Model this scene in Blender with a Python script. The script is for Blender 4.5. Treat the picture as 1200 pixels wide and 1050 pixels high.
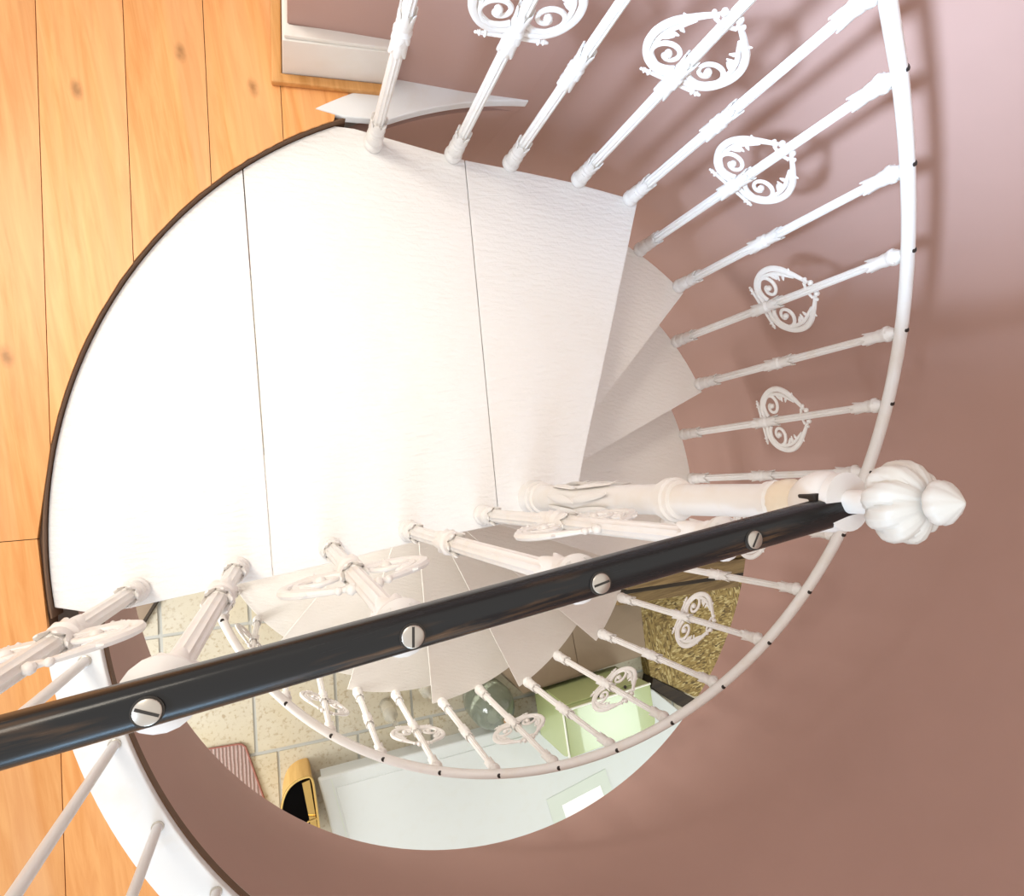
import bpy, bmesh, math, random
from mathutils import Matrix, Vector
pi = math.pi; rad = math.radians
random.seed(4)
for o in list(bpy.data.objects): bpy.data.objects.remove(o)
S = bpy.context.scene; COL = S.collection

# ---------------------------------------------------------------- camera
cd = bpy.data.cameras.new('camera'); cam = bpy.data.objects.new('camera', cd); COL.objects.link(cam)
Rm = Matrix(((0.9168148, 0.1620389, -0.3649575), (-0.1774684, 0.9840863, -0.0088926), (0.3577087, 0.0729213, 0.9309817)))
cam.matrix_world = Matrix.Translation((-0.6130614, 0.1408585, 1.4665308)) @ Rm.to_4x4()
cd.sensor_fit = 'HORIZONTAL'; cd.sensor_width = 36; cd.lens = 702.56 / 1200 * 36; cd.clip_start = .02
S.camera = cam
# ---------------------------------------------------------------- light
S.view_settings.view_transform = 'Standard'; S.view_settings.look = 'None'
S.view_settings.gamma = 1; S.view_settings.use_curve_mapping = False
S.view_settings.exposure = 0.2
W = bpy.data.worlds.new('world'); S.world = W; W.use_nodes = True
bg = W.node_tree.nodes['Background']; bg.inputs[0].default_value = (1.0, .95, .89, 1); bg.inputs[1].default_value = 1.03

def area(name, loc, target, sx, sy, power, color):
    l = bpy.data.lights.new(name, 'AREA'); l.shape = 'RECTANGLE'; l.size = sx; l.size_y = sy
    l.energy = power; l.color = color
    o = bpy.data.objects.new(name, l); COL.objects.link(o); o.location = loc
    o.rotation_euler = (Vector(target) - Vector(loc)).to_track_quat('-Z', 'Y').to_euler()
    return o
kl = area('window_light', (-3.3, -.52, 2.25), (1.0, 1.2, .66), .40, .45, 10.5, (.54, .75, 1.0)); kl.data.spread = rad(25)
area('window_light_side', (-1.3, -3.4, 1.9), (-.3, .4, .1), 1.3, 1.3, 12, (.62, .80, 1.0))
area('window_light_low', (-1.35, -2.7, 1.38), (-.7, 0, .9), 1.0, .4, 13, (.38, .68, 1.0))  # unseen light added low for the black bar's blue sheen
cl_ = area('ceiling_lamp_light', (-1.5, 1.5, 2.4), (-.66, .42, 0), .7, .7, 5.0, (1.0, .91, .77)); cl_.data.spread = rad(58)  # added light without a fitting, brightens the left half of the landing
area('lower_ceiling_lamp_light', (1.6, -2.2, -.70), (1.6, -2.2, -2.5), .55, .55, 8, (.86, 1.0, .98))  # added fill without a fitting, placed to reflect in the green box top
ll = area('lower_lamp_light', (-1.4, 1.2, -1.0), (.0, -.6, -1.9), .6, .6, 9, (1.0, .96, .88))  # added fill hidden under the landing, brightens the lower treads
ll.data.spread = rad(75)
area('lower_window_light', (-3.2, -.9, -1.3), (-.7, -.9, -2.4), 1.2, .9, 66, (.95, .98, 1.0))

# ---------------------------------------------------------------- helpers
def prop(o, label=None, cat=None, group=None, kind=None):
    for k, v in (('label', label), ('category', cat), ('group', group), ('kind', kind)):
        if v: o[k] = v
    return o
def link(name, me, m, parent=None, loc=(0, 0, 0), rz=0.0):
    if m is not None and not me.materials: me.materials.append(m)
    o = bpy.data.objects.new(name, me); COL.objects.link(o)
    if parent: o.parent = parent
    o.location = loc; o.rotation_euler = (0, 0, rz)
    return o
def empty(name, loc=(0, 0, 0), rz=0.0):
    o = bpy.data.objects.new(name, None); COL.objects.link(o); o.location = loc; o.rotation_euler = (0, 0, rz)
    o.empty_display_size = .05
    return o
def mesh(name, V, F, smooth=False):
    me = bpy.data.meshes.new(name); me.from_pydata([tuple(v) for v in V], [], F)
    bm = bmesh.new(); bm.from_mesh(me); bmesh.ops.recalc_face_normals(bm, faces=bm.faces); bm.to_mesh(me); bm.free()
    if smooth:
        for f in me.polygons: f.use_smooth = True
        try: me.set_sharp_from_angle(angle=rad(40))
        except Exception: pass
    return me
class MB:
    def __init__(s): s.V = []; s.F = []
    def add(s, V, F):
        n = len(s.V); s.V += [tuple(v) for v in V]; s.F += [tuple(i + n for i in f) for f in F]; return s
    def box(s, x0, x1, y0, y1, z0, z1):
        return s.add([(x, y, z) for z in (z0, z1) for y in (y0, y1) for x in (x0, x1)],
                     [(0, 2, 3, 1), (4, 5, 7, 6), (0, 1, 5, 4), (2, 6, 7, 3), (0, 4, 6, 2), (1, 3, 7, 5)])
    def prism(s, P, z0, z1):
        n = len(P)
        return s.add([(x, y, z0) for x, y in P] + [(x, y, z1) for x, y in P],
                     [tuple(range(n))[::-1], tuple(range(n, 2 * n))] + [(i, (i + 1) % n, n + (i + 1) % n, n + i) for i in range(n)])
    def lathe(s, prof, seg=20, mod=None, at=(0, 0, 0)):
        V = []; F = []
        for z, r in prof:
            for j in range(seg):
                a = 2 * pi * j / seg; rr = r * (mod(a, z) if mod else 1)
                V.append((at[0] + rr * math.cos(a), at[1] + rr * math.sin(a), at[2] + z))
        for i in range(len(prof) - 1):
            for j in range(seg):
                k = (j + 1) % seg; F.append((i * seg + j, i * seg + k, (i + 1) * seg + k, (i + 1) * seg + j))
        F.append(tuple(range(seg))[::-1]); F.append(tuple(range((len(prof) - 1) * seg, len(prof) * seg)))
        return s.add(V, F)
    def tube(s, P, R, seg=8, up=(0, 0, 1), flat=1.0, closed=False):
        P = [Vector(p) for p in P]; n = len(P)
        if not isinstance(R, (list, tuple)): R = [R] * n
        V = []; F = []
        for i, p in enumerate(P):
            if closed: t = P[(i + 1) % n] - P[i - 1]
            else: t = P[min(i + 1, n - 1)] - P[max(i - 1, 0)]
            t.normalize(); u = Vector(up); a = t.cross(u)
            if a.length < 1e-4: a = t.cross(Vector((1, 0, 0)))
            a.normalize(); b = a.cross(t)
            for j in range(seg):
                th = 2 * pi * j / seg
                V.append(p + a * math.cos(th) * R[i] + b * math.sin(th) * R[i] * flat)
        m = n if closed else n - 1
        for i in range(m):
            for j in range(seg):
                k = (j + 1) % seg; q = (i + 1) % n
                F.append((i * seg + j, i * seg + k, q * seg + k, q * seg + j))
        if not closed: F.append(tuple(range(seg))[::-1]); F.append(tuple(range((n - 1) * seg, n * seg)))
        return s.add(V, F)
    def ball(s, c, r, seg=8, sz=1.0):
        prof = [(r * sz * -math.cos(pi * i / 6), max(r * math.sin(pi * i / 6), 1e-4)) for i in range(7)]
        return s.lathe(prof, seg, at=c)
    def me(s, name, smooth=False): return mesh(name, s.V, s.F, smooth)
    def build(s, name, m, parent=None, smooth=False, bevel=0, **k):
        o = link(name, s.me(name, smooth), m, parent, **k)
        if bevel:
            md = o.modifiers.new('bevel', 'BEVEL'); md.width = bevel; md.segments = 2; md.limit_method = 'ANGLE'
        return o
def clip(P, nx, ny, d):          # keep points where nx*x+ny*y <= d
    out = []
    for i in range(len(P)):
        a, b = P[i], P[(i + 1) % len(P)]
        fa = nx * a[0] + ny * a[1] - d; fb = nx * b[0] + ny * b[1] - d
        if fa <= 0: out.append(a)
        if (fa < 0 < fb) or (fb < 0 < fa):
            t = fa / (fa - fb); out.append((a[0] + (b[0] - a[0]) * t, a[1] + (b[1] - a[1]) * t))
    return out
def arc(c, r, a0, a1, n): return [(c[0] + r * math.cos(rad(a0 + (a1 - a0) * i / n)), c[1] + r * math.sin(rad(a0 + (a1 - a0) * i / n))) for i in range(n + 1)]
def smoothpts(P, n=6):
    P = [Vector(p) for p in P]; out = []
    for i in range(len(P) - 1):
        a, b, c, d = P[max(i - 1, 0)], P[i], P[i + 1], P[min(i + 2, len(P) - 1)]
        for k in range(n):
            t = k / n
            out.append(.5 * ((2 * b) + (c - a) * t + (2 * a - 5 * b + 4 * c - d) * t * t + (3 * b - a - 3 * c + d) * t ** 3))
    out.append(P[-1]); return out

# ---------------------------------------------------------------- materials
def mat(name, color, rough=.5, metal=0.0, spec=.5, coat=0.0):
    m = bpy.data.materials.new(name); m.use_nodes = True; b = m.node_tree.nodes['Principled BSDF']
    b.inputs['Base Color'].default_value = (*color, 1); b.inputs['Roughness'].default_value = rough
    b.inputs['Metallic'].default_value = metal; b.inputs['Specular IOR Level'].default_value = spec
    b.inputs['Coat Weight'].default_value = coat
    return m
class NT:
    def __init__(s, m): s.t = m.node_tree; s.b = s.t.nodes['Principled BSDF']
    def n(s, typ, ins=None, **at):
        x = s.t.nodes.new(typ)
        for k, v in at.items(): setattr(x, k, v)
        for k, v in (ins or {}).items():
            if isinstance(v, bpy.types.NodeSocket): s.t.links.new(v, x.inputs[k])
            else: x.inputs[k].default_value = v
        return x
    def coord(s, scale=(1, 1, 1), rot=(0, 0, 0), loc=(0, 0, 0)):
        c = s.n('ShaderNodeTexCoord')
        return s.n('ShaderNodeMapping', {'Vector': c.outputs['Object'], 'Scale': scale, 'Rotation': rot, 'Location': loc}).outputs[0]
    def noise(s, vec, scale, detail=3, rough=.55, dist=0.0):
        return s.n('ShaderNodeTexNoise', {'Vector': vec, 'Scale': scale, 'Detail': detail, 'Roughness': rough, 'Distortion': dist}).outputs['Fac']
    def ramp(s, fac, stops):
        r = s.n('ShaderNodeValToRGB', {'Fac': fac}); e = r.color_ramp.elements
        while len(e) < len(stops): e.new(.5)
        for i, (p_, c) in enumerate(stops):
            e[i].position = p_; e[i].color = (*c, 1) if len(c) == 3 else c
        return r.outputs[0]
    def mix(s, fac, a, b, mode='MIX'):
        x = s.n('ShaderNodeMix', data_type='RGBA', blend_type=mode)
        for i, v in ((0, fac), (6, a), (7, b)):
            if isinstance(v, bpy.types.NodeSocket): s.t.links.new(v, x.inputs[i])
            else: x.inputs[i].default_value = v if i == 0 else (*v, 1)
        return x.outputs[2]
    def math(s, op, a, b=0.0):
        x = s.n('ShaderNodeMath', operation=op)
        for i, v in enumerate((a, b)):
            if isinstance(v, bpy.types.NodeSocket): s.t.links.new(v, x.inputs[i])
            else: x.inputs[i].default_value = v
        return x.outputs[0]
    def bump(s, h, strength, dist=.01):
        x = s.n('ShaderNodeBump', {'Height': h, 'Strength': strength, 'Distance': dist}); s.t.links.new(x.outputs[0], s.b.inputs['Normal'])
    def col(s, c): s.t.links.new(c, s.b.inputs['Base Color'])
    def set(s, k, v): s.t.links.new(v, s.b.inputs[k])

def paint_white(name, color, bump=.12, dirt=.25):
    m = mat(name, color, .38, spec=.45); t = NT(m); v = t.coord()
    n1 = t.noise(v, 16, 5); n2 = t.noise(v, 90, 3)
    d = tuple(c * k for c, k in zip(color, (.93, .86, .76)))
    t.col(t.mix(t.math('MULTIPLY', t.ramp(n1, [(.5, (0, 0, 0)), (.75, (1, 1, 1))]), dirt * 2), color, d))
    t.bump(t.math('ADD', n1, t.math('MULTIPLY', n2, .3)), bump, .004)
    return m
M = {}
M['iron'] = paint_white('white_gloss_paint', (.79, .765, .735))
M['cream'] = paint_white('cream_white_paint', (.66, .63, .58))
M['ivory'] = paint_white('ivory_paint', (.80, .70, .55))

def ridge_paint(name, color, ang, strength):       # thick paint over a finely ridged surface
    m = mat(name, color, .42, spec=.4); t = NT(m)
    v = t.coord(rot=(0, 0, rad(ang))); v2 = t.coord(rot=(0, 0, rad(ang)), scale=(7, 62, 1))
    w = t.n('ShaderNodeTexWave', {'Vector': v, 'Scale': 19.0, 'Distortion': 5.5, 'Detail': 3.0, 'Detail Scale': 2.6, 'Detail Roughness': .6}, wave_type='BANDS', bands_direction='Y').outputs['Fac']
    n = t.noise(v2, 1.6, 4, .6, .6)
    h = t.math('ADD', t.math('MULTIPLY', w, .22), n)
    soft = t.noise(t.coord(), 3.2, 3)
    t.col(t.mix(t.math('MULTIPLY', t.ramp(soft, [(.5, (0, 0, 0)), (.8, (1, 1, 1))]), .3), color, (color[0] * .95, color[1] * .91, color[2] * .84)))
    t.bump(h, strength, .004)
    return m
M['landing'] = ridge_paint('landing_white_paint', (.83, .825, .815), 14, .65)
M['tread'] = ridge_paint('tread_white_paint', (.82, .785, .74), 25, .6)

def plaster(name, color):
    m = mat(name, color, .62, spec=.35); t = NT(m); v = t.coord()
    n = t.noise(v, 2.2, 3)
    t.col(t.mix(t.ramp(n, [(.3, (0, 0, 0)), (.75, (1, 1, 1))]), tuple(c * .96 for c in color), tuple(min(1, c * 1.04) for c in color)))
    t.bump(t.noise(v, 5, 4), .1, .02)
    return m
M['mauve'] = plaster('mauve_wall_paint', (.462, .293, .248))
M['white_wall'] = plaster('white_ceiling_paint', (.75, .72, .68))
M['skirting'] = paint_white('skirting_paint', (.80, .77, .72), .03, .15)
M['curb'] = paint_white('curb_paint', (.80, .82, .83), .05, .2)

def planks(name, base, dark, pink):
    m = mat(name, base, .42, spec=.4); t = NT(m)
    oi = t.n('ShaderNodeObjectInfo')
    rnd = oi.outputs['Random']
    c = t.n('ShaderNodeTexCoord').outputs['Object']
    off = t.n('ShaderNodeCombineXYZ', {'X': t.math('MULTIPLY', rnd, 31.0), 'Y': t.math('MULTIPLY', rnd, 17.0)}).outputs[0]
    c = t.n('ShaderNodeVectorMath', {0: c, 1: off}, operation='ADD').outputs[0]
    v = t.n('ShaderNodeMapping', {'Vector': c, 'Rotation': (0, 0, rad(6.5)), 'Scale': (1, .07, 1)}).outputs[0]
    grain = t.noise(v, 55, 6, .6, .5); broad = t.noise(v, 9, 3, .5, 1.2)
    col = t.mix(t.ramp(grain, [(.35, (0, 0, 0)), (.7, (1, 1, 1))]), dark, base)
    col = t.mix(t.math('MULTIPLY', t.ramp(broad, [(.42, (0, 0, 0)), (.65, (1, 1, 1))]), .42), col, pink)
    kv = t.n('ShaderNodeMapping', {'Vector': c, 'Rotation': (0, 0, rad(6.5)), 'Scale': (1, .5, 0)}).outputs[0]
    vo = t.n('ShaderNodeTexVoronoi', {'Vector': kv, 'Scale': 5.2, 'Randomness': 1.0}, voronoi_dimensions='2D'); 
    kn = t.ramp(vo.outputs['Distance'], [(0.02, (1, 1, 1)), (.075, (0, 0, 0))])
    kn = t.math('MULTIPLY', kn, t.ramp(t.noise(c, 40, 2), [(.3, (.4, .4, .4)), (.6, (1, 1, 1))]))
    col = t.mix(t.math('MULTIPLY', kn, .75), col, (.26, .12, .035))
    bri = t.math('ADD', t.math('MULTIPLY', rnd, .16), .92)
    col = t.mix(1.0, col, t.n('ShaderNodeCombineXYZ', {'X': bri, 'Y': bri, 'Z': bri}).outputs[0], 'MULTIPLY')
    t.col(col); t.bump(grain, .12, .002)
    return m
M['oak'] = planks('oak_plank', (.80, .405, .145), (.66, .275, .075), (.76, .42, .205))
M['oak_trim'] = planks('oak_trim', (.66, .34, .12), (.50, .23, .06), (.6, .33, .13))
M['edge_brown'] = mat('brown_plank_edge', (.14, .075, .04), .7)

def blackened():
    m = mat('blackened_steel', (.02, .019, .018), .3, metal=.0, spec=.28, coat=0.0); t = NT(m)
    v = t.coord(scale=(2.5, 30, 30)); n = t.noise(v, 3.4, 6, .6, .4); big = t.noise(t.coord(scale=(2, 12, 12)), 2.1, 3)
    worn = t.math('MULTIPLY', t.ramp(n, [(.49, (0, 0, 0)), (.62, (1, 1, 1))]), t.ramp(big, [(.49, (0, 0, 0)), (.62, (1, 1, 1))]))
    t.col(t.mix(worn, (.014, .014, .0145), (.085, .048, .026)))
    t.set('Roughness', t.ramp(n, [(.3, (.15, .15, .15)), (.7, (.30, .30, .30))]))
    t.bump(n, .12, .002); t.b.inputs['Coat Roughness'].default_value = .25
    return m
M['black_rail'] = blackened()
M['steel'] = mat('screw_steel', (.50, .46, .41), .35, metal=.85)
M['bolt'] = mat('dark_bolt', (.035, .028, .024), .5, metal=.3)
M['slot'] = mat('slot_shadow', (.03, .025, .02), .8)
M['rod'] = paint_white('rod_paint', (.77, .76, .75), .02, .1)

def stone():
    m = mat('limestone', (.72, .68, .58), .55); t = NT(m); v = t.coord()
    rnd = t.n('ShaderNodeObjectInfo').outputs['Random']
    n = t.noise(v, 5, 5); pits = t.noise(v, 42, 5, .65); blot = t.noise(v, 1.7, 3)
    c = t.mix(n, (.60, .57, .49), (.46, .40, .28)); c = t.mix(t.ramp(blot, [(.45, (0, 0, 0)), (.7, (1, 1, 1))]), c, (.52, .45, .31))
    c = t.mix(t.ramp(pits, [(.53, (0, 0, 0)), (.66, (.7, .7, .7))]), c, (.30, .21, .11))
    c = t.mix(t.math('MULTIPLY', rnd, .25), c, (.60, .56, .46))
    t.col(c); t.bump(t.math('ADD', n, t.math('MULTIPLY', pits, .4)), .3, .006)
    return m
M['stone'] = stone(); M['grout'] = mat('pale_mortar', (.44, .44, .41), .9)
M['chest'] = paint_white('pale_blue_gloss_paint', (.66, .70, .70), .01, .08); M['chest'].node_tree.nodes['Principled BSDF'].inputs['Roughness'].default_value = .22
def green():
    m = mat('green_enamel', (.36, .42, .17), .28, spec=.6, coat=.6); t = NT(m)
    t.col(t.mix(t.noise(t.coord(), 6, 3), (.36, .43, .18), (.40, .46, .22))); return m
M['green'] = green()
M['white_line'] = mat('white_enamel', (.8, .82, .72), .3)
def board(name, a, b, sc, spots):
    m = mat(name, a, .7); t = NT(m)
    v = t.coord(scale=sc); n = t.noise(v, 3, 5, .6, .7)
    t.col(t.mix(t.ramp(n, [(.35, (0, 0, 0)), (.65, (1, 1, 1))]), a, b)); t.bump(n, spots, .01)
    return m
def osb():
    m = mat('strand_board', (.4, .3, .1), .65); t = NT(m)
    v = t.coord(scale=(1, 1, 1)); n0 = t.noise(v, 6, 2)
    cols = None
    a = t.n('ShaderNodeTexVoronoi', {'Vector': t.coord(scale=(1, .32, 1), rot=(0, 0, .5)), 'Scale': 105.0}).outputs['Color']
    b = t.n('ShaderNodeTexVoronoi', {'Vector': t.coord(scale=(.32, 1, 1), rot=(0, 0, .2)), 'Scale': 110.0}).outputs['Color']
    sa = t.n('ShaderNodeSeparateColor', {0: a}).outputs[0]; sb = t.n('ShaderNodeSeparateColor', {0: b}).outputs[1]
    f = t.mix(t.ramp(n0, [(.47, (0, 0, 0)), (.53, (1, 1, 1))]), sa, sb)
    c = t.ramp(f, [(0, (.09, .055, .015)), (.35, (.25, .165, .045)), (.75, (.36, .26, .085)), (1, (.58, .48, .23))])
    t.col(c); t.bump(f, .3, .004); return m
M['osb'] = osb()
M['cardboard'] = board('brown_cardboard', (.26, .19, .13), (.30, .225, .155), (1, 1, 1), .05)
M['timber'] = board('brown_timber', (.15, .09, .035), (.30, .20, .085), (1, 14, 14), .15)
M['timber_dark'] = board('dark_timber', (.018, .011, .006), (.045, .028, .014), (1, 14, 14), .15)  # shade of the gaps between beams as colour; also edge strip and mat binding
M['tan'] = board('tan_timber', (.52, .31, .09), (.60, .37, .12), (12, 12, 1), .05)
M['brass'] = mat('polished_brass', (.72, .50, .18), .25, metal=.9)
M['black'] = mat('black_lining', (.012, .012, .018), .9)
def rug():
    m = mat('woven_pink_rug', (.5, .33, .28), .9); t = NT(m)
    w = t.n('ShaderNodeTexWave', {'Vector': t.coord(rot=(0, 0, rad(6))), 'Scale': 16.0, 'Distortion': 1.5, 'Detail': 2.0}, bands_direction='X').outputs['Fac']
    n = t.noise(t.coord(), 90, 3)
    t.col(t.mix(t.math('MULTIPLY', w, n), (.27, .165, .14), (.50, .41, .37))); t.bump(w, .6, .006); return m
M['rug'] = rug(); M['rug_edge'] = mat('red_rug_edge', (.30, .12, .09), .9)
def glass(name, col):
    m = mat(name, col, .06); b = m.node_tree.nodes['Principled BSDF']; b.inputs['Transmission Weight'].default_value = .75; b.inputs['IOR'].default_value = 1.45
    return m
M['green_glass'] = glass('grey_green_glass', (.42, .47, .38)); M['clear_glass'] = glass('clear_glass', (.86, .84, .76))
M['cork'] = mat('cork', (.35, .2, .09), .8)
M['paper'] = mat('white_paper', (.95, .96, .97), .5)  # white of the reflection painted on the chest lid
M['paper_mount'] = mat('grey_mount', (.62, .68, .62), .5)  # grey border of the painted reflection; also the lid joint

# ---------------------------------------------------------------- measured geometry (metres; landing top z = 0)
C1 = (.172, -.087); R1 = 1.172                  # stairwell circle at the upper floor
C0 = (.12, -.062); R0 = 1.197                   # same at the ceiling below
ZC = -.68; ZF = -2.53; ZU = .020                # ceiling below, floor below, upper floor
RB = .9531; TH0 = .8753905; DTH = .1945514; ZTOP = .7268; DZ = .0991898; RISE = .1944832
CX, CY = 0.0, .014                              # newel axis

# ---------------------------------------------------------------- stairwell drum
def drum(name, a0, a1, z_pairs, n, thick=.07):
    V = []; F = []; rows = []
    for z in z_pairs:
        t = min(1, max(0, -z / -ZC)); c = (C1[0] + (C0[0] - C1[0]) * t, C1[1] + (C0[1] - C1[1]) * t); r = R1 + (R0 - R1) * t
        rows.append((arc(c, r, a0, a1, n), arc(c, r + thick, a0, a1, n), z))
    m = n + 1
    for inn, out, z in rows: V += [(x, y, z) for x, y in inn] + [(x, y, z) for x, y in out]
    for i in range(len(rows) - 1):
        b, u = i * 2 * m, (i + 1) * 2 * m
        for j in range(n):
            F.append((b + j, b + j + 1, u + j + 1, u + j)); F.append((b + m + j, u + m + j, u + m + j + 1, b + m + j + 1))
        F.append((b, u, u + m, b + m)); F.append((b + n, b + m + n, u + m + n, u + n))
    for b in (0, (len(rows) - 1) * 2 * m):
        for j in range(n): F.append((b + j, b + m + j, b + m + j + 1, b + j + 1))
    return prop(link(name, mesh(name, V, F, True), M['mauve']), kind='structure')
drum('wall_right', -102, 90, [2.3, 1.2, 0, ZC], 96)
drum('wall_right_lower', -17, 112, [ZC, ZF], 64)
drum('wall_left', 90, 290, [-.031, -.34, ZC], 110, .035)
# straight wall beyond the opening, with its corner
wb = MB().prism([(-.437, 1.142), (-.187, 1.121), (.0, 1.098), (.172, 1.085), (.172, 1.25), (-.2, 1.3), (-.02, 2.6), (-.203, 2.6)], ZU - .05, 2.3)
prop(wb.build('wall_back', M['mauve']), kind='structure')
sk = MB().prism([(-.452, 1.110), (-.186, 1.098), (-.186, 1.128), (-.436, 1.142), (-.20, 2.6), (-.226, 2.6)], ZU, ZU + .125)
sk.prism([(-.448, 1.114), (-.190, 1.102), (-.186, 1.128), (-.434, 1.140), (-.20, 2.6), (-.222, 2.6)], ZU + .125, ZU + .135)
prop(sk.build('baseboard_back', M['skirting'], bevel=.002), kind='structure')
qt = MB().prism([(-.480, 1.088), (-.20, 1.074), (-.20, 1.097), (-.454, 1.109), (-.226, 2.6), (-.252, 2.6)], ZU, ZU + .018)
prop(qt.build('trim_1', M['oak_trim'], bevel=.004), kind='structure')

# ---------------------------------------------------------------- upper floor: planks clipped round the opening
A65 = rad(6.5)
def uv2xy(u, v): return (u * math.cos(A65) + v * math.sin(A65), -u * math.sin(A65) + v * math.cos(A65))
def in_hole(x, y):
    a = math.degrees(math.atan2(y, x))
    if 107.5 <= a <= 180: return x * x + y * y < 1.0705 ** 2
    return (x - C1[0]) ** 2 + (y - C1[1]) ** 2 < 1.25 ** 2
sub = MB()
ring_in = []
for i in range(240):
    a = 2 * pi * i / 240; lo, hi = .3, 2.0
    for _ in range(30):
        mid = (lo + hi) / 2
        if in_hole(mid * math.cos(a), mid * math.sin(a)): lo = mid
        else: hi = mid
    ring_in.append((lo * math.cos(a), lo * math.sin(a)))
V = []; F = []
for i, (x, y) in enumerate(ring_in):
    a = 2 * pi * i / 240; s = 2.9 / max(abs(math.cos(a)), abs(math.sin(a)))
    for z in (-.05, .008): V += [(x * 1.002, y * 1.002, z), (s * math.cos(a), s * math.sin(a), z)]
for i in range(240):
    b, c = i * 4, ((i + 1) % 240) * 4
    F += [(b, c, c + 2, b + 2), (b + 2, c + 2, c + 3, b + 3), (b, b + 1, c + 1, c), (b + 1, b + 3, c + 3, c + 1)]
floor = prop(link('floor', mesh('floor', V, F), M['edge_brown']), kind='structure')
def plank(u0, u1, segs, kind_top):
    # segs: list of (u, v0, v1) columns
    V = []; F = []
    for u, v0, v1 in segs:
        for z in (.008, ZU):
            for v in (v0, v1):
                x, y = uv2xy(u, v); V.append((x, y, z))
    n = len(segs)
    for i in range(n - 1):
        b, c = i * 4, i * 4 + 4
        F += [(b, b + 1, c + 1, c), (b + 2, c + 2, c + 3, b + 3), (b, c, c + 2, b + 2), (b + 1, b + 3, c + 3, c + 1)]
    F += [(0, 2, 3, 1), ((n - 1) * 4, (n - 1) * 4 + 1, (n - 1) * 4 + 3, (n - 1) * 4 + 2)]
    return link('plank', mesh('plank', V, F), M['oak'], floor)
gap = .0008
for k in range(-3, 12):
    u1 = -.580 - .157 * k - gap; u0 = u1 - .157 + 2 * gap
    cols_t = []; cols_b = []; N = 12
    for i in range(N + 1):
        u = u0 + (u1 - u0) * i / N
        vs = [-2.6 + 5.2 * j / 2600 for j in range(2601)]
        ins = [v for v in vs if in_hole(*uv2xy(u, v))]
        if ins:
            cols_t.append((u, max(ins), 2.6)); cols_b.append((u, -2.6, min(ins)))
        else:
            cols_t.append((u, -.12 if k > 4 else .02, 2.6)); cols_b.append((u, -2.6, -.1216 if k > 4 else .0184))
    if k >= 0 or True:
        plank(u0, u1, cols_t, 1)
    if k >= 0: plank(u0, u1, cols_b, 0)
# dark edge strip between planks and landing
st = MB(); P1 = arc((0, 0), 1.0705, 107.5, 181, 60); P2 = arc((0, 0), 1.0675, 107.5, 181, 60)
st.prism(P1 + P2[::-1], -.05, ZU - .004)
prop(st.build('trim_2', M['edge_brown']), kind='structure')
# ceiling below
V = []; F = []
for i in range(96):
    a = 2 * pi * i / 96; s = 2.9 / max(abs(math.cos(a)), abs(math.sin(a))); r = R0 + .034
    for z in (ZC, ZC + .1): V += [(C0[0] + r * math.cos(a), C0[1] + r * math.sin(a), z), (C0[0] + s * math.cos(a), C0[1] + s * math.sin(a), z)]
for i in range(96):
    b, c = i * 4, ((i + 1) % 96) * 4
    F += [(b, c, c + 2, b + 2), (b + 2, c + 2, c + 3, b + 3), (b, b + 1, c + 1, c), (b + 1, b + 3, c + 3, c + 1)]
prop(link('ceiling', mesh('ceiling', V, F), M['white_wall']), kind='structure')
# white curb round the opening
def curb(name, a0, a1, n, cuts=()):
    P = arc(C1, 1.2565, a0, a1, n) + arc(C1, R1 - .004, a0, a1, n)[::-1]
    V = []; F = []; m = n + 1
    inn = arc(C1, R1 - .004, a0, a1, n); out = arc(C1, 1.2565, a0, a1, n)
    for q in (inn, out):
        for z in (-.031, ZU + .004): V += [(x, y, z) for x, y in q]
    for j in range(n):
        F += [(j, j + 1, m + j + 1, m + j), (2 * m + j, 3 * m + j, 3 * m + j + 1, 2 * m + j + 1), (m + j, m + j + 1, 3 * m + j + 1, 3 * m + j), (j, 2 * m + j, 2 * m + j + 1, j + 1)]
    F += [(0, m, 3 * m, 2 * m), (n, 2 * m + n, 3 * m + n, m + n)]
    o = link(name, mesh(name, V, F), M['curb']); md = o.modifiers.new('bevel', 'BEVEL'); md.width = .003; md.segments = 2; md.limit_method = 'ANGLE'; md.angle_limit = rad(50)
    return prop(o, kind='structure')
curb('trim_3', 178.0, 258.5, 64)
_in = arc(C1, R1 - .004, 89.5, 109.5, 24); _out = arc(C1, 1.2565, 89.5, 118, 24)
tp = MB()
_P = clip(_out[::-1] + _in, -.272, -.962, -(.272 * -.37 + .962 * 1.031))
tp.prism(_P, -.002, ZU + .004)
prop(tp.build('trim_4', M['curb'], bevel=.003), kind='structure')
# brown lip inside the curb
lp = MB(); lp.prism(arc(C1, R1 - .004, 178, 258, 64) + arc(C1, R1 - .007, 178, 258, 64)[::-1], -.020, .004)
prop(lp.build('trim_5', M['edge_brown']), kind='structure')

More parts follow.
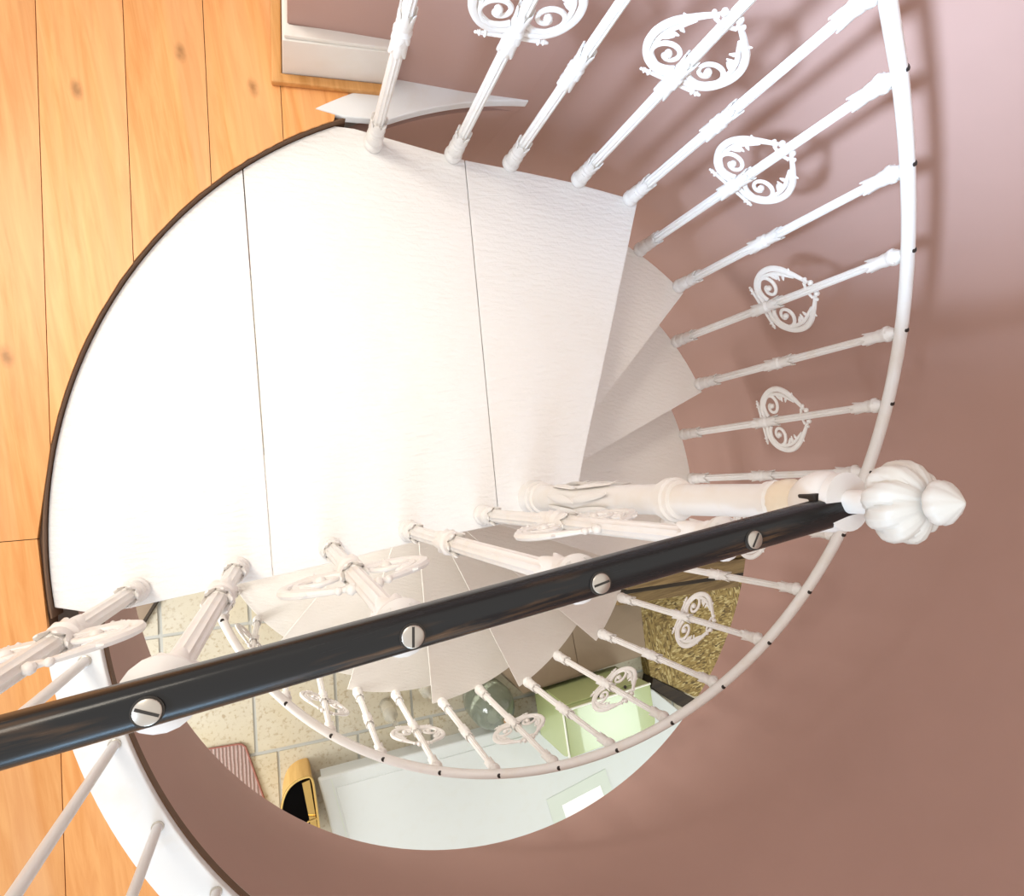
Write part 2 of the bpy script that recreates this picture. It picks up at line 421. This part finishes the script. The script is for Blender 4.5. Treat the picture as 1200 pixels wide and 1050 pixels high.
# ---------------------------------------------------------------- lower floor of flagstones
gf = MB().box(-3.2, 3.2, -3.4, 2.6, ZF - .05, ZF - .006)
lower = prop(gf.build('floor_lower', M['grout']), kind='structure')
us = [-1.312 - .47 * 4 + .47 * i for i in range(13)]
rows = [-3.1 + .01, -2.6, -2.09, -1.455, -.685, -.19, .36, .9, 1.45, 2.1]
for j in range(len(rows) - 1):
    sh = (.0, .0, .19, -.12, .0, .21, -.1, .15, .02)[j]
    if j == 3: sh = 0
    for i in range(len(us) - 1):
        s0 = sh
        if j == 2: s0 = .12
        u0, u1 = us[i] + s0, us[i + 1] + s0
        g = .010; h = random.uniform(-.0015, .0015)
        P = [(u0 + g, rows[j] + g), (u1 - g, rows[j] + g), (u1 - g, rows[j + 1] - g), (u0 + g, rows[j + 1] - g)]
        P = [uv2xy(a + random.uniform(-.003, .003), b + random.uniform(-.003, .003)) for a, b in P]
        if min(q[0] for q in P) < -3.15 or max(q[0] for q in P) > 3.15: continue
        MB().prism(P, ZF - .02, ZF + h).build('flagstone', M['stone'], lower)

# ---------------------------------------------------------------- spiral staircase
stair = empty('spiral_staircase', (0, 0, ZF))
prop(stair, 'white-painted cast-iron spiral staircase winding down under a broad white landing', 'staircase')
def P0(z): return (0, 0, z - ZF)      # offset of a part whose mesh is in world z about z
def spart(name, mb, m, parent=stair, smooth=False, bevel=0):
    mb.V = [(x, y, z - ZF) for x, y, z in mb.V]
    return mb.build(name, m, parent, smooth, bevel)
# landing of three boards
outer = arc((0, 0), 1.066, 180, 109, 50) + [(-.300, 1.003), (-.16, .964), (-.024, .927), (.08, .908), (.181, .888), (.28, .868), (.364, .846), (.44, .826), (.494, .809)]
land = outer + [(.32, .429), (.171, .109), (.11, -.03), (-.05, -.035), (-.344, -.030), (-.605, -.036), (-.943, -.034), (-1.0, -.03)]
s1 = ((-.575, .881), (-.659, -.025)); s2 = ((-.025, .922), (-.105, .02))
def hp(s):
    (x0, y0), (x1, y1) = s; nx, ny = (y0 - y1), (x1 - x0); L = math.hypot(nx, ny); nx /= L; ny /= L
    if nx < 0: nx, ny = -nx, -ny
    return nx, ny, nx * x0 + ny * y0
n1 = hp(s1); n2 = hp(s2); e = .0011
pieces = [clip(land, n1[0], n1[1], n1[2] - e),
          clip(clip(land, -n1[0], -n1[1], -n1[2] - e), n2[0], n2[1], n2[2] - e),
          clip(land, -n2[0], -n2[1], -n2[2] - e)]
for P in pieces: spart('landing_board', MB().prism(P, -.028, 0), M['landing'], bevel=.0015)
# treads
CORN = [37.2 - 22.45 * i for i in range(12)]
def tread(n):
    z = -RISE * (n + 1); a1 = CORN[n]; a0 = a1 + 22.45 + 3.5
    P = [((.932 + .021 * i / 10) * math.cos(rad(a0 + (a1 - a0) * i / 10)), (.932 + .021 * i / 10) * math.sin(rad(a0 + (a1 - a0) * i / 10))) for i in range(11)]
    pc = rad(a1 - 90); ps = rad(a0)
    P += [(.035 * math.cos(pc) + .02 * math.cos(rad(a1)), .035 * math.sin(pc) + .02 * math.sin(rad(a1))), (.02 * math.cos(ps), .02 * math.sin(ps))]
    P = [(x + CX * 0, y) for x, y in P]
    t = spart('tread', MB().prism(P, z - .008, z), M['tread'], bevel=.001)
    # supporting rib under the tread
    return t
for n in range(12): tread(n)
# newel post
def gad(n, d): return lambda a, z: 1 + d * abs(math.cos(n * a / 2)) - d
pm = MB()
pm.lathe([(ZF, .07), (ZF + .04, .07), (ZF + .06, .042), (-.06, .042), (-.05, .05), (-.03, .05)], 24, at=(CX, CY, 0))
pm.lathe([(-.03, .045), (.0, .048), (.012, .048), (.02, .043), (.035, .044), (.036, .038), (.05, .036), (.052, .040), (.06, .040), (.062, .034), (.10, .033), (.12, .031), (.17, .030), (.582, .0275), (.584, .0335), (.596, .034), (.598, .038), (.614, .038), (.616, .0335), (.626, .033), (.628, .0265), (.66, .0255), (.82, .0235), (.822, .027), (.835, .028), (.84, .024)], 32, at=(CX, CY, 0))
newel = spart('newel_post', pm, M['iron'], smooth=True)
lf = MB()                                       # leaf relief on the shaft
for k in range(7):
    a = 2 * pi * k / 7
    for (h0, h1, tw, r0) in ((.15, .30, .5, .032), (.26, .44, -.45, .031)):
        pts = []; rr = []
        for i in range(9):
            t = i / 8; an = a + tw * t + (.4 if tw < 0 else 0); q = r0 + .003 * math.sin(pi * t) + (.007 * (t - .85) / .15 if t > .85 else 0)
            pts.append((CX + q * math.cos(an), CY + q * math.sin(an), h0 + (h1 - h0) * t)); rr.append(.0085 * math.sin(pi * (t * .85 + .12)) + .001)
        lf.tube(pts, rr, 6, up=(math.cos(a), math.sin(a), 0), flat=.45)
o = spart('leaf_relief', lf, M['iron'], smooth=True); o.parent = newel
cl = MB().lathe([(.836, .024), (.842, .028), (.852, .0295), (.866, .029), (.872, .0245), (.878, .024)], 32, gad(14, .06), at=(CX, CY, 0))
o = spart('collar', cl, M['ivory'], newel, True); o['label'] = 'ivory collar with chipped paint'
bl = MB().lathe([(.876, .024), (.882, .028), (.892, .034), (.906, .038), (.920, .0375), (.928, .034), (.930, .031), (.933, .035), (.944, .035), (.946, .014), (.989, .014)], 32, at=(CX, CY, 0))
spart('capital', bl, M['iron'], newel, True)
prof = [(.974, .016), (.976, .032), (.981, .0395), (.989, .0445), (1.000, .0465), (1.012, .0455), (1.022, .041), (1.030, .033), (1.036, .024), (1.038, .016)]
prof = [(.986 + (a - .974) * .84, b) for a, b in prof]
fin = MB().lathe(prof, 96, lambda a, z: (1 - .17 * abs(math.sin(4.5 * (a + 9 * (z - 1)))) ** .55 * 0) * (.80 + .20 * abs(math.cos(4.5 * (a + 8 * (z - 1)))) ** .5) * (1 - .03 * (math.cos(27 * a) > .7)), at=(CX, CY, 0))
fo = spart('finial', fin, M['cream'], newel, True); fo['label'] = 'gadrooned white pumpkin-shaped finial'
bud = MB().lathe([(1.038 + (a - 1.036) * .74, b) for a, b in [(1.036, .014), (1.040, .013), (1.043, .018), (1.048, .0225), (1.055, .0240), (1.062, .022), (1.070, .0165), (1.078, .009), (1.083, .004), (1.085, .001)]], 60, lambda a, z: .9 + .1 * abs(math.cos(4 * (a + 12 * (z - 1)))) ** .5, at=(CX, CY, 0))
spart('finial_bud', bud, M['cream'], newel, True)
br = MB().box(-.036, -.010, .012, .030, .905, .930); br.box(-.028, -.014, .014, .024, .930, .941)
spart('rail_bracket', br, M['bolt'], newel, bevel=.002)

# ---- balusters
def leafy(mb, z0, z1, r0, r1, n=6, flip=1, petals=True):
    """a ring of overlapping acanthus petals between z0 and z1, tips flaring out"""
    if flip < 0: z0, z1 = z1, z0
    for k in range(n):
        a = 2 * pi * k / n
        pts = []; rr = []
        for i in range(6):
            t = i / 5; q = r0 + (r1 - r0) * .85 * t ** 2
            pts.append((q * math.cos(a), q * math.sin(a), z0 + (z1 - z0) * t)); rr.append((.009, .0105, .0105, .0095, .0075, .0035)[i])
        mb.tube(pts, rr, 6, up=(math.cos(a), math.sin(a), 0), flat=.45)
def shaft_me(h, mid, scroll, k=1.0):
    mb = MB(); fl = lambda a, z: k - .13 * abs(math.sin(5 * a)) ** 1.5
    mb.lathe([(.10, .0165), (.13, .0158), (mid - .01, .0150)], 40, fl)
    mb.lathe([(mid + .09, .0145), (h - .09, .0125)], 40, fl)
    return mb.me('baluster', True)
def slim(mb, k):
    mb.V = [(x * k, y * k, z) for x, y, z in mb.V]; return mb
def foot_me(k=1.0):
    mb = MB().lathe([(-.001, .022), (.003, .0255), (.012, .0265), (.018, .0245), (.022, .0205), (.034, .022), (.046, .0235), (.056, .0205), (.062, .017), (.068, .021), (.074, .0225), (.080, .0195), (.09, .0185), (.102, .0165)], 20)
    leafy(mb, .078, .112, .016, .0235, 6)
    leafy(mb, .056, .028, .018, .0235, 6)
    return slim(mb, k).me('foot', True)
def mid_me(mid, k=1.0):
    m = mid
    mb = MB().lathe([(m - .012, .0155), (m, .0175), (m + .008, .0165), (m + .02, .0195), (m + .032, .0215), (m + .042, .0165), (m + .05, .0225), (m + .058, .0165), (m + .066, .020), (m + .078, .0175), (m + .095, .0145)], 20)
    leafy(mb, m + .03, m - .008, .015, .0235, 6); leafy(mb, m + .06, m + .104, .014, .0225, 6); leafy(mb, m + .052, m + .03, .016, .0245, 6)
    return slim(mb, k).me('collar', True)
def top_me(h, disc, k=1.0):
    mb = MB().lathe([(h - .095, .0125), (h - .085, .015), (h - .078, .0195), (h - .07, .0165), (h - .06, .018), (h - .045, .0215), (h - .035, .0215), (h - .028, .017), (h - .02, .020), (h - .034, .0205 + disc * .4), (h - .027, .026 + disc), (h - .020, .0265 + disc), (h - .012, .019 + disc * .5), (h, .012 + disc * .5)], 20)
    leafy(mb, h - .048, h - .09, .014, .0225, 6); leafy(mb, h - .04, h - .015, .017, .025, 6)
    return slim(mb, k).me('top_collar', True)
def scroll_me(m):
    """pair of C-scrolls in the local x-z plane, springing from a short crossbar"""
    mb = MB(); up = (0, 1, 0); f = .75
    z0 = m + .0
    VS = .82
    for sx in (-1, 1):
        def Q(l): return [(sx * a, 0, z0 + b * VS) for a, b in l]
        mb.tube(Q([(.0, -.006), (.072, -.006)]), .0042, 6, up)
        mb.tube(Q([(.0, .012), (.05, .008)]), .004, 6, up)
        for ux, r, w in ((.056, .0080, .5), (.067, .0066, .4), (.075, .0036, 1)):
            V0 = len(mb.V); mb.ball((sx * ux, 0, z0 - .006), r, 8)
            for i in range(V0, len(mb.V)):
                x, y, z = mb.V[i]; mb.V[i] = (sx * ux + (x - sx * ux) * w, y * .8, z)
        out = smoothpts(Q([(.012, .014), (.045, .010), (.078, .028), (.100, .068), (.103, .112), (.088, .150), (.066, .176), (.042, .200), (.022, .216)]), 5)
        n = len(out); mb.tube(out, [.0055 + .0038 * math.sin(pi * min(1, i / n * 1.1)) for i in range(n)], 8, up, f)
        # inner spiral
        cx, cz = .050, .066; sp = []
        for i in range(34):
            t = i / 33; a = -2.05 + t * 2 * pi * 1.3 - .35 ; q = .037 * (1 - t) ** .85 + .008
            sp.append((cx + q * math.cos(a), cz + q * math.sin(a)))
        pre = smoothpts([(sx * .088, 0, z0 + .075), (sx * .082, 0, z0 + .045)], 3)
        mb.tube(smoothpts(Q(sp), 1), [.0066 * (1 - .3 * i / 33) for i in range(34)], 8, up, f)
        mb.ball((sx * cx, 0, z0 + cz * VS), .0095, 8)
        # leaf running inside the big curve
        leafp = smoothpts(Q([(.058, .030), (.082, .052), (.088, .090), (.082, .125), (.064, .158), (.05, .18)]), 4)
        n = len(leafp); mb.tube(leafp, [.003 + .003 * math.sin(pi * i / n) for i in range(n)], 6, up, f)
        for (x, z, dx, dz, r) in ((.086, .100, -.022, .016, .0055), (.084, .122, -.026, .002, .0055), (.072, .148, -.018, -.010, .005), (.060, .168, .022, .012, .005)):
            mb.tube(Q([(x, z), (x + dx * .5, z + dz * .6), (x + dx, z + dz)]), [r * .7, r, .0015], 6, up, f)
        mb.ball((sx * .018, 0, z0 + .226 * VS), .0082, 8); mb.ball((sx * .034, 0, z0 + .214 * VS), .006, 8)
        mb.tube(Q([(.0, .196), (.026, .204)]), .004, 6, up)
    return mb.me('scroll', True)
FOOT = {1.0: foot_me(), .84: foot_me(.9)}; KIT = {}
def kit(h, mid, scroll, disc, sl):
    k = (round(h, 3), mid, scroll, disc, sl)
    if k not in KIT: KIT[k] = (shaft_me(h, mid, scroll, sl), mid_me(mid, sl), top_me(h, disc, sl * .96), scroll_me(mid + .035) if scroll else None)
    return KIT[k]
def baluster(parent, x, y, z, h, rz, scroll, disc=0.0, pz=ZF, sl=.84):
    s, m, t, c = kit(h, .41 if scroll else .35, scroll, disc, sl)
    b = link('baluster', s, M['iron'], parent, (x, y, z - pz), rz)
    link('foot', FOOT[sl], M['iron'], b); link('collar', m, M['iron'], b); link('top_collar', t, M['iron'], b)
    if c: link('scroll', c, M['iron'], b)
    return b
def on_helix(k): t = TH0 - DTH * k; return RB * math.cos(t), RB * math.sin(t), t
for k in range(0, 24):
    x, y, t = on_helix(k); zb = -RISE * (k // 2 + 1); zt = ZTOP - DZ * k - .030
    baluster(stair, x, y, zb, zt - zb, t + pi / 2, k % 2 == 0)
LB = [(.465, .815), (.304, .871), (.102, .916), (-.058, .937), (-.262, .962)]
LT = [.826, .905, .945, .95, .95]
for i, (x, y) in enumerate(LB):
    zt = LT[i] - .030
    baluster(stair, x, y, 0, zt, math.atan2(y, x) + pi / 2 - (.12 if i > 2 else 0), i % 2 == 1)
# white handrail
hp_ = [(-.50, .965, .934), (-.262, .962, .934), (-.058, .945, .934), (.102, .925, .929), (.304, .882, .889), (.458, .830, .810)]
pts = smoothpts(hp_, 5)[:-1]
for i in range(0, 24 * 5):
    k = i / 5; x, y, t = on_helix(k); pts.append(Vector((x, y, ZTOP - DZ * k - .0160)))
hr = MB().tube(pts, .0160, 14, (0, 0, 1), .95)
rail = spart('handrail', hr, M['iron'], smooth=True)
bolt_me = MB().lathe([(-.004, .0085), (.0012, .0080), (.0026, .006)], 12).me('bolt', True)
for k in range(0, 24):
    x, y, t = on_helix(k); link('bolt', bolt_me, M['bolt'], rail, (x, y, ZTOP - DZ * k - .0012 - ZF))
for i in range(5):
    x, y = (LB[i][0], LB[i][1] + .006); link('bolt', bolt_me, M['bolt'], rail, (x, y, LT[i] - .0012 - ZF))

# ---------------------------------------------------------------- guard railing with black bar
guard = empty('guard_railing', (-.55, 0, 0))
prop(guard, 'blackened steel bar with big slotted screws on ornate white cast-iron balusters along the landing edge', 'railing')
gz = 0
def gpart(name, mb, m, parent=guard, **k):
    mb.V = [(x + .55, y, z) for x, y, z in mb.V]; return mb.build(name, m, parent, **k)
prof = [(-.0185, -.004), (-.0182, .003), (-.0160, .009), (-.0115, .0138), (-.006, .0168), (0, .0180), (.006, .0185), (.012, .0175), (.0165, .013), (.0185, .005), (.0185, -.004), (.014, -.009), (-.014, -.009)]
V = []; F = []; n = len(prof); xs = [.030, .029, .026] + [.02 - .03 * i for i in range(39)]
for i, x in enumerate(xs):
    s = (.8, .93, 1.0)[i] if i < 3 else 1
    for a, b in prof: V.append((x, .004 + a * s, .929 + b * s))
for i in range(len(xs) - 1):
    for j in range(n): F.append((i * n + j, i * n + (j + 1) % n, (i + 1) * n + (j + 1) % n, (i + 1) * n + j))
F += [tuple(range(n)), tuple(range((len(xs) - 1) * n, len(xs) * n))]
brail = gpart('handrail', MB().add(V, F), M['black_rail'], smooth=True); brail['label'] = 'blackened steel handrail worn brown in places'
GX = [-.151, -.344, -.530, -.729, -.922]
scr = MB().lathe([(-.004, .0098), (.0008, .0098), (.0016, .0088)], 24).me('screw', True)
ring_me = MB().lathe([(-.004, .0114), (.0002, .0114)], 24).me('screw_seat', True)
slot = MB().box(-.0086, .0086, -.0011, .0011, .0010, .0019).me('slot')
for i, x in enumerate(GX):
    b = baluster(guard, x + .55, 0, 0, .921, 0, i % 2 == 0, (.001, .001, .002, .006, .004)[i], 0, 1.0)
    link('screw_seat', ring_me, M['slot'], brail, (x + .55, .002, .9485))
    s = link('screw', scr, M['steel'], brail, (x + .55, .002, .9488), rad((57, 3, 70, -35, 20)[i]))
    so = link('slot', slot, M['slot'], s)
    s.rotation_euler[2] = rad((50, 5, 80, -32, 20)[i])
# merge slot into third level: screw > slot would be a fourth level, so the slot hangs from the rail
for o in list(bpy.data.objects):
    if o.name.startswith('slot'):
        w = o.parent; o.parent = brail; o.location = w.location.copy(); o.rotation_euler = w.rotation_euler.copy()

# ---------------------------------------------------------------- plain balustrade round the floor opening
ob = empty('opening_balustrade', (-.98, -.3, ZU + .004))
prop(ob, 'plain slim white rods standing on the pale curb of the floor opening', 'balustrade')
RD = [(-1.025, -.115), (-1.0, -.291), (-.952, -.476), (-.871, -.645), (-.77, -.80), (-.64, -.94)]
for x, y in RD:
    r = MB().lathe([(0, .0095), (.90, .0095)], 16); q = r.build('rod', M['rod'], ob, True, loc=(x + .98, y + .3, 0))
    link('socket', MB().lathe([(-.001, .012), (.003, .012), (.004, .010)], 16).me('socket', True), M['steel'], q)
rp = smoothpts([(-1.045, -.06, .935), (-1.025, -.115, .935)] + [(x, y, .935) for x, y in RD[1:]], 5)
mb = MB().tube(rp, .019, 12, (0, 0, 1), .8); mb.V = [(x + .98, y + .3, z - ZU - .004) for x, y, z in mb.V]
mb.build('top_rail', M['black_rail'], ob, True)

# ---------------------------------------------------------------- things in the room below
# low pale chest with moulded lid
Z0 = ZF; ZT = -2.3255
ch = empty('low_chest', (.3, -2.1, Z0)); prop(ch, 'low pale grey-blue painted chest with a wide glossy lid on the stone floor', 'chest')
def off(P, c): return [(x - c[0], y - c[1]) for x, y in P]
body = [(-.67, -1.56), (1.58, -1.745), (1.78, -1.98), (1.72, -2.62), (-.58, -2.55)]
lid = [(-.69, -1.53), (1.62, -1.72), (1.83, -1.96), (1.76, -2.66), (-.60, -2.6)]
MB().prism(off(body, (.3, -2.1)), 0, .155).build('body', M['chest'], ch)
MB().prism(off(lid, (.3, -2.1)), .155, .197).build('lid', M['chest'], ch, bevel=.012)
inner = [(-.60, -1.61), (1.57, -1.79), (1.74, -1.98), (1.67, -2.58), (-.52, -2.52)]
MB().prism(off(inner, (.3, -2.1)), .19, .204).build('raised_panel', M['chest'], ch, bevel=.005)
fr = MB()
fr.prism(off([(-.69 + .07, -1.53 - .02), (-.69 + .075, -1.53 - .02), (-.53, -2.58), (-.537, -2.58)], (.3, -2.1)), .19, .1982)
fr.build('lid_joint', M['paper_mount'], ch)
# white card added to paint a window's bright reflection on the lid
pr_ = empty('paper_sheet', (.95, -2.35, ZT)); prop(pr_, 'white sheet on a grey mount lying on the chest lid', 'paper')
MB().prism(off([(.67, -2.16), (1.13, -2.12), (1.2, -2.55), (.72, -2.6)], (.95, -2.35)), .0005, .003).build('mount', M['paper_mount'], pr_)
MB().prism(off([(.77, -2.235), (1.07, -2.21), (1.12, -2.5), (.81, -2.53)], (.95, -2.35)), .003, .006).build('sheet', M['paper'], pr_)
# green enamel bread box
gb = empty('bread_box', (1.03, -1.60, ZT)); prop(gb, 'green enamel metal box with a dark side catch standing on the pale chest', 'box')
def rot(P, a): return [(x * math.cos(a) - y * math.sin(a), x * math.sin(a) + y * math.cos(a)) for x, y in P]
th = rad(-2); H = .43
V = []; F = []; w, d = .315, .15
sec = [(d, 0), (d, H), (-d * .55, H)] + [(-d * .55 - d * .45 * math.sin(a), H - .09 * (1 - math.cos(a))) for a in [rad(15 * i) for i in range(1, 7)]] + [(-d, 0)]
for x in (-w, w):
    for y, z in sec: V.append((x, y, z))
n = len(sec); F = [tuple(range(n)), tuple(range(n, 2 * n))] + [(i, (i + 1) % n, n + (i + 1) % n, n + i) for i in range(n)]
bx = MB().add(V, F).build('body', M['green'], gb, bevel=.006)
MB().box(-w + .012, w - .012, -d + .02, d - .004, H, H + .006).build('lid', M['green'], gb, bevel=.003)
MB().box(-w, w, d - .006, d + .004, H - .004, H + .010).build('rim', M['white_line'], gb, bevel=.002)
MB().box(-w - .002, -w + .008, -d, d, H, H + .010).build('rim', M['white_line'], gb, bevel=.002)
MB().box(-w + .05, w - .09, d, d + .010, .09, H - .05).build('panel', M['green'], gb, bevel=.008)
cm = MB(); cm.box(-.075, -.035, d, d + .012, H - .055, H - .03); cm.tube([(-.075, d + .012, H - .05), (-.055, d + .026, H - .05), (-.035, d + .012, H - .05)], .003, 6)
cm.build('catch', M['bolt'], gb)
cm = MB().ball((.15, d + .012, H - .03), .011); cm.build('knob', M['bolt'], gb, True)
gb.rotation_euler[2] = th
# demijohn
dj = empty('demijohn', (.40, -1.42, ZF)); prop(dj, 'large grey-green glass jar beside the green box', 'jar')
MB().lathe([(0, .10), (.02, .125), (.12, .145), (.28, .145), (.36, .12), (.42, .06), (.44, .032), (.52, .028), (.53, .034), (.545, .034)], 32).build('body', M['green_glass'], dj, True)
MB().lathe([(.53, .02), (.57, .024)], 16).build('stopper', M['cork'], dj, True)
# clear bottles
for i, (x, y, h) in enumerate(((.02, -1.22, .40), (-.22, -1.30, .36))):
    b = empty('glass_bottle', (x, y, ZF)); prop(b, ('tall clear glass bottle under the stair beside the grey-green jar', 'shorter clear glass bottle on the floor in front of the pale chest')[i], 'bottle', 'clear bottles on the stone floor')
    MB().lathe([(0, .036), (.008, .042), (h * .6, .042), (h * .75, .018), (h * .97, .015), (h, .018)], 20).build('body', M['clear_glass'], b, True)
# cardboard box
cb = empty('cardboard_box', (1.15, -1.12, ZF)); prop(cb, 'closed brown cardboard box between the stair and the strand board', 'box')
P = off([(.48, -1.20), (1.27, -1.00), (1.60, -1.05), (1.57, -1.43), (.62, -1.41)], (1.15, -1.12))
MB().prism(P, 0, .28).build('body', M['cardboard'], cb, bevel=.003)
MB().prism(off([(.5, -1.22), (1.03, -1.06), (1.03, -1.40), (.63, -1.40)], (1.15, -1.12)), .28, .286).build('flap', M['cardboard'], cb)
MB().prism(off([(1.037, -1.06), (1.27, -1.01), (1.59, -1.055), (1.56, -1.42), (1.037, -1.40)], (1.15, -1.12)), .28, .289).build('flap', M['cardboard'], cb)
# strand board on a base strip
sb = empty('strand_board', (1.9, -1.4, ZF)); prop(sb, 'strand board panel lying beside the brown cardboard box', 'board')
MB().prism(off([(1.68, -1.02), (3.1, -1.10), (3.0, -2.1), (2.02, -1.93), (1.68, -1.67)], (1.9, -1.4)), .0, .10).build('panel', M['osb'], sb)
MB().prism(off([(1.68, -1.675), (2.01, -1.935), (1.93, -2.0), (1.65, -1.735)], (1.9, -1.4)), .0, .13).build('edge_strip', M['timber_dark'], sb)
# stack of timber
tz = ZF
Ld = Vector((1, -.12)).normalized(); Nd = Vector((-Ld.y, Ld.x))
for i, (o_, z1, z2, mm) in enumerate(((0, .0, .50, 'timber'), (.085, .0, .58, 'timber_dark'), (.12, .0, .62, 'timber'), (.22, .0, .60, 'timber'), (.30, .0, .64, 'timber_dark'), (.335, .0, .66, 'timber'), (.45, 0, .68, 'timber'))):  # narrow dark pieces are shaded gaps between beams, modelled as solid strips
    w_ = (.075, .03, .095, .075, .03, .11, .12)[i]
    c = Vector((1.30, -.97)) + Nd * o_
    P = [c, c + Ld * 1.0, c + Ld * 1.0 + Nd * w_, c + Nd * w_]
    t = MB().prism([(q.x - c.x, q.y - c.y) for q in P], 0, z2).build('timber_beam', M[mm], None, bevel=.004, loc=(c.x, c.y, tz))
    names = ['brown timber plank nearest the strand board', 'narrow dark timber plank second from the strand board', 'broad brown timber plank behind the first dark one', 'brown timber plank at the middle of the stack', 'narrow dark timber plank in the back half of the stack', 'broad brown timber plank just behind the second narrow dark one', 'brown timber plank at the back, against the mauve wall']
    prop(t, names[i], 'timber', 'timber planks on edge under the stair')
# brass scuttle
sc = empty('brass_scuttle', (-.80, -1.60, ZF)); prop(sc, 'brass-rimmed tan scuttle with a black inside next to the pale chest', 'scuttle')
rim = [tuple(q[:2]) for q in smoothpts([(-.925, -1.80, 0), (-.915, -1.68, 0), (-.895, -1.57, 0), (-.855, -1.495, 0), (-.80, -1.462, 0), (-.745, -1.458, 0), (-.718, -1.475, 0), (-.715, -1.56, 0), (-.725, -1.76, 0), (-.74, -1.86, 0), (-.90, -1.86, 0)], 3)]
rim = off(rim, (-.80, -1.60))
sb_ = [(x * .92, y * .96) for x, y in rim]; hh = .28; n = len(rim)
V = [(x, y, 0) for x, y in sb_] + [(x, y, hh) for x, y in rim] + [(x * .96, y * .97, hh) for x, y in rim] + [(x * .90, y * .93, .02) for x, y in rim]
F = [tuple(range(n))[::-1]] + [(i, (i + 1) % n, n + (i + 1) % n, n + i) for i in range(n)] + [(n + i, n + (i + 1) % n, 2 * n + (i + 1) % n, 2 * n + i) for i in range(n)]
MB().add(V, F).build('body', M['tan'], sc)
V2 = V[2 * n:]; F2 = [tuple(range(n, 2 * n))] + [(i, (i + 1) % n, n + (i + 1) % n, n + i) for i in range(n)]
MB().add(V2, F2).build('lining', M['black'], sc)
MB().tube([(x, y, hh) for x, y in rim], .007, 8, closed=True).build('rim', M['brass'], sc, True)
MB().tube([(-.005, -.12, hh - .01), (.03, -.09, hh + .02), (.08, -.10, hh)], .006, 8).build('handle', M['brass'], sc, True)
V = MB().prism([(.028, .112), (.070, .116), (.066, -.24), (.036, -.24)], .10, hh - .012); V.build('brass_tray', M['brass'], sc)
# rug
rg = empty('floor_rug', (-1.25, -1.5, ZF)); prop(rg, 'woven pinkish rug with a red edge on the stone floor', 'rug')
RP = [(-1.62, -1.17), (-1.09, -1.255), (-1.065, -1.265), (-1.05, -1.285), (-1.0, -1.62), (-.96, -2.1), (-1.6, -2.1)]
MB().prism(off(RP, (-1.25, -1.5)), .002, .012).build('pile', M['rug'], rg)
MB().tube([(x, y, .010) for x, y in off(RP, (-1.25, -1.5))], .006, 6, closed=True).build('binding', M['rug_edge'], rg, True)
# taupe doormat corner at the far left
dm = empty('doormat', (-1.55, -.35, ZF)); prop(dm, 'taupe mat with a dark edge just under the left end of the landing', 'mat')
P = off([(-1.34, -.30), (-1.47, -.46), (-1.75, -.46), (-1.75, .1), (-1.34, .1)], (-1.55, -.35))
MB().prism(P, .002, .02).build('pile', M['cardboard'], dm)
MB().tube([(x, y, .018) for x, y in P], .012, 6, closed=True).build('binding', M['timber_dark'], dm, True)
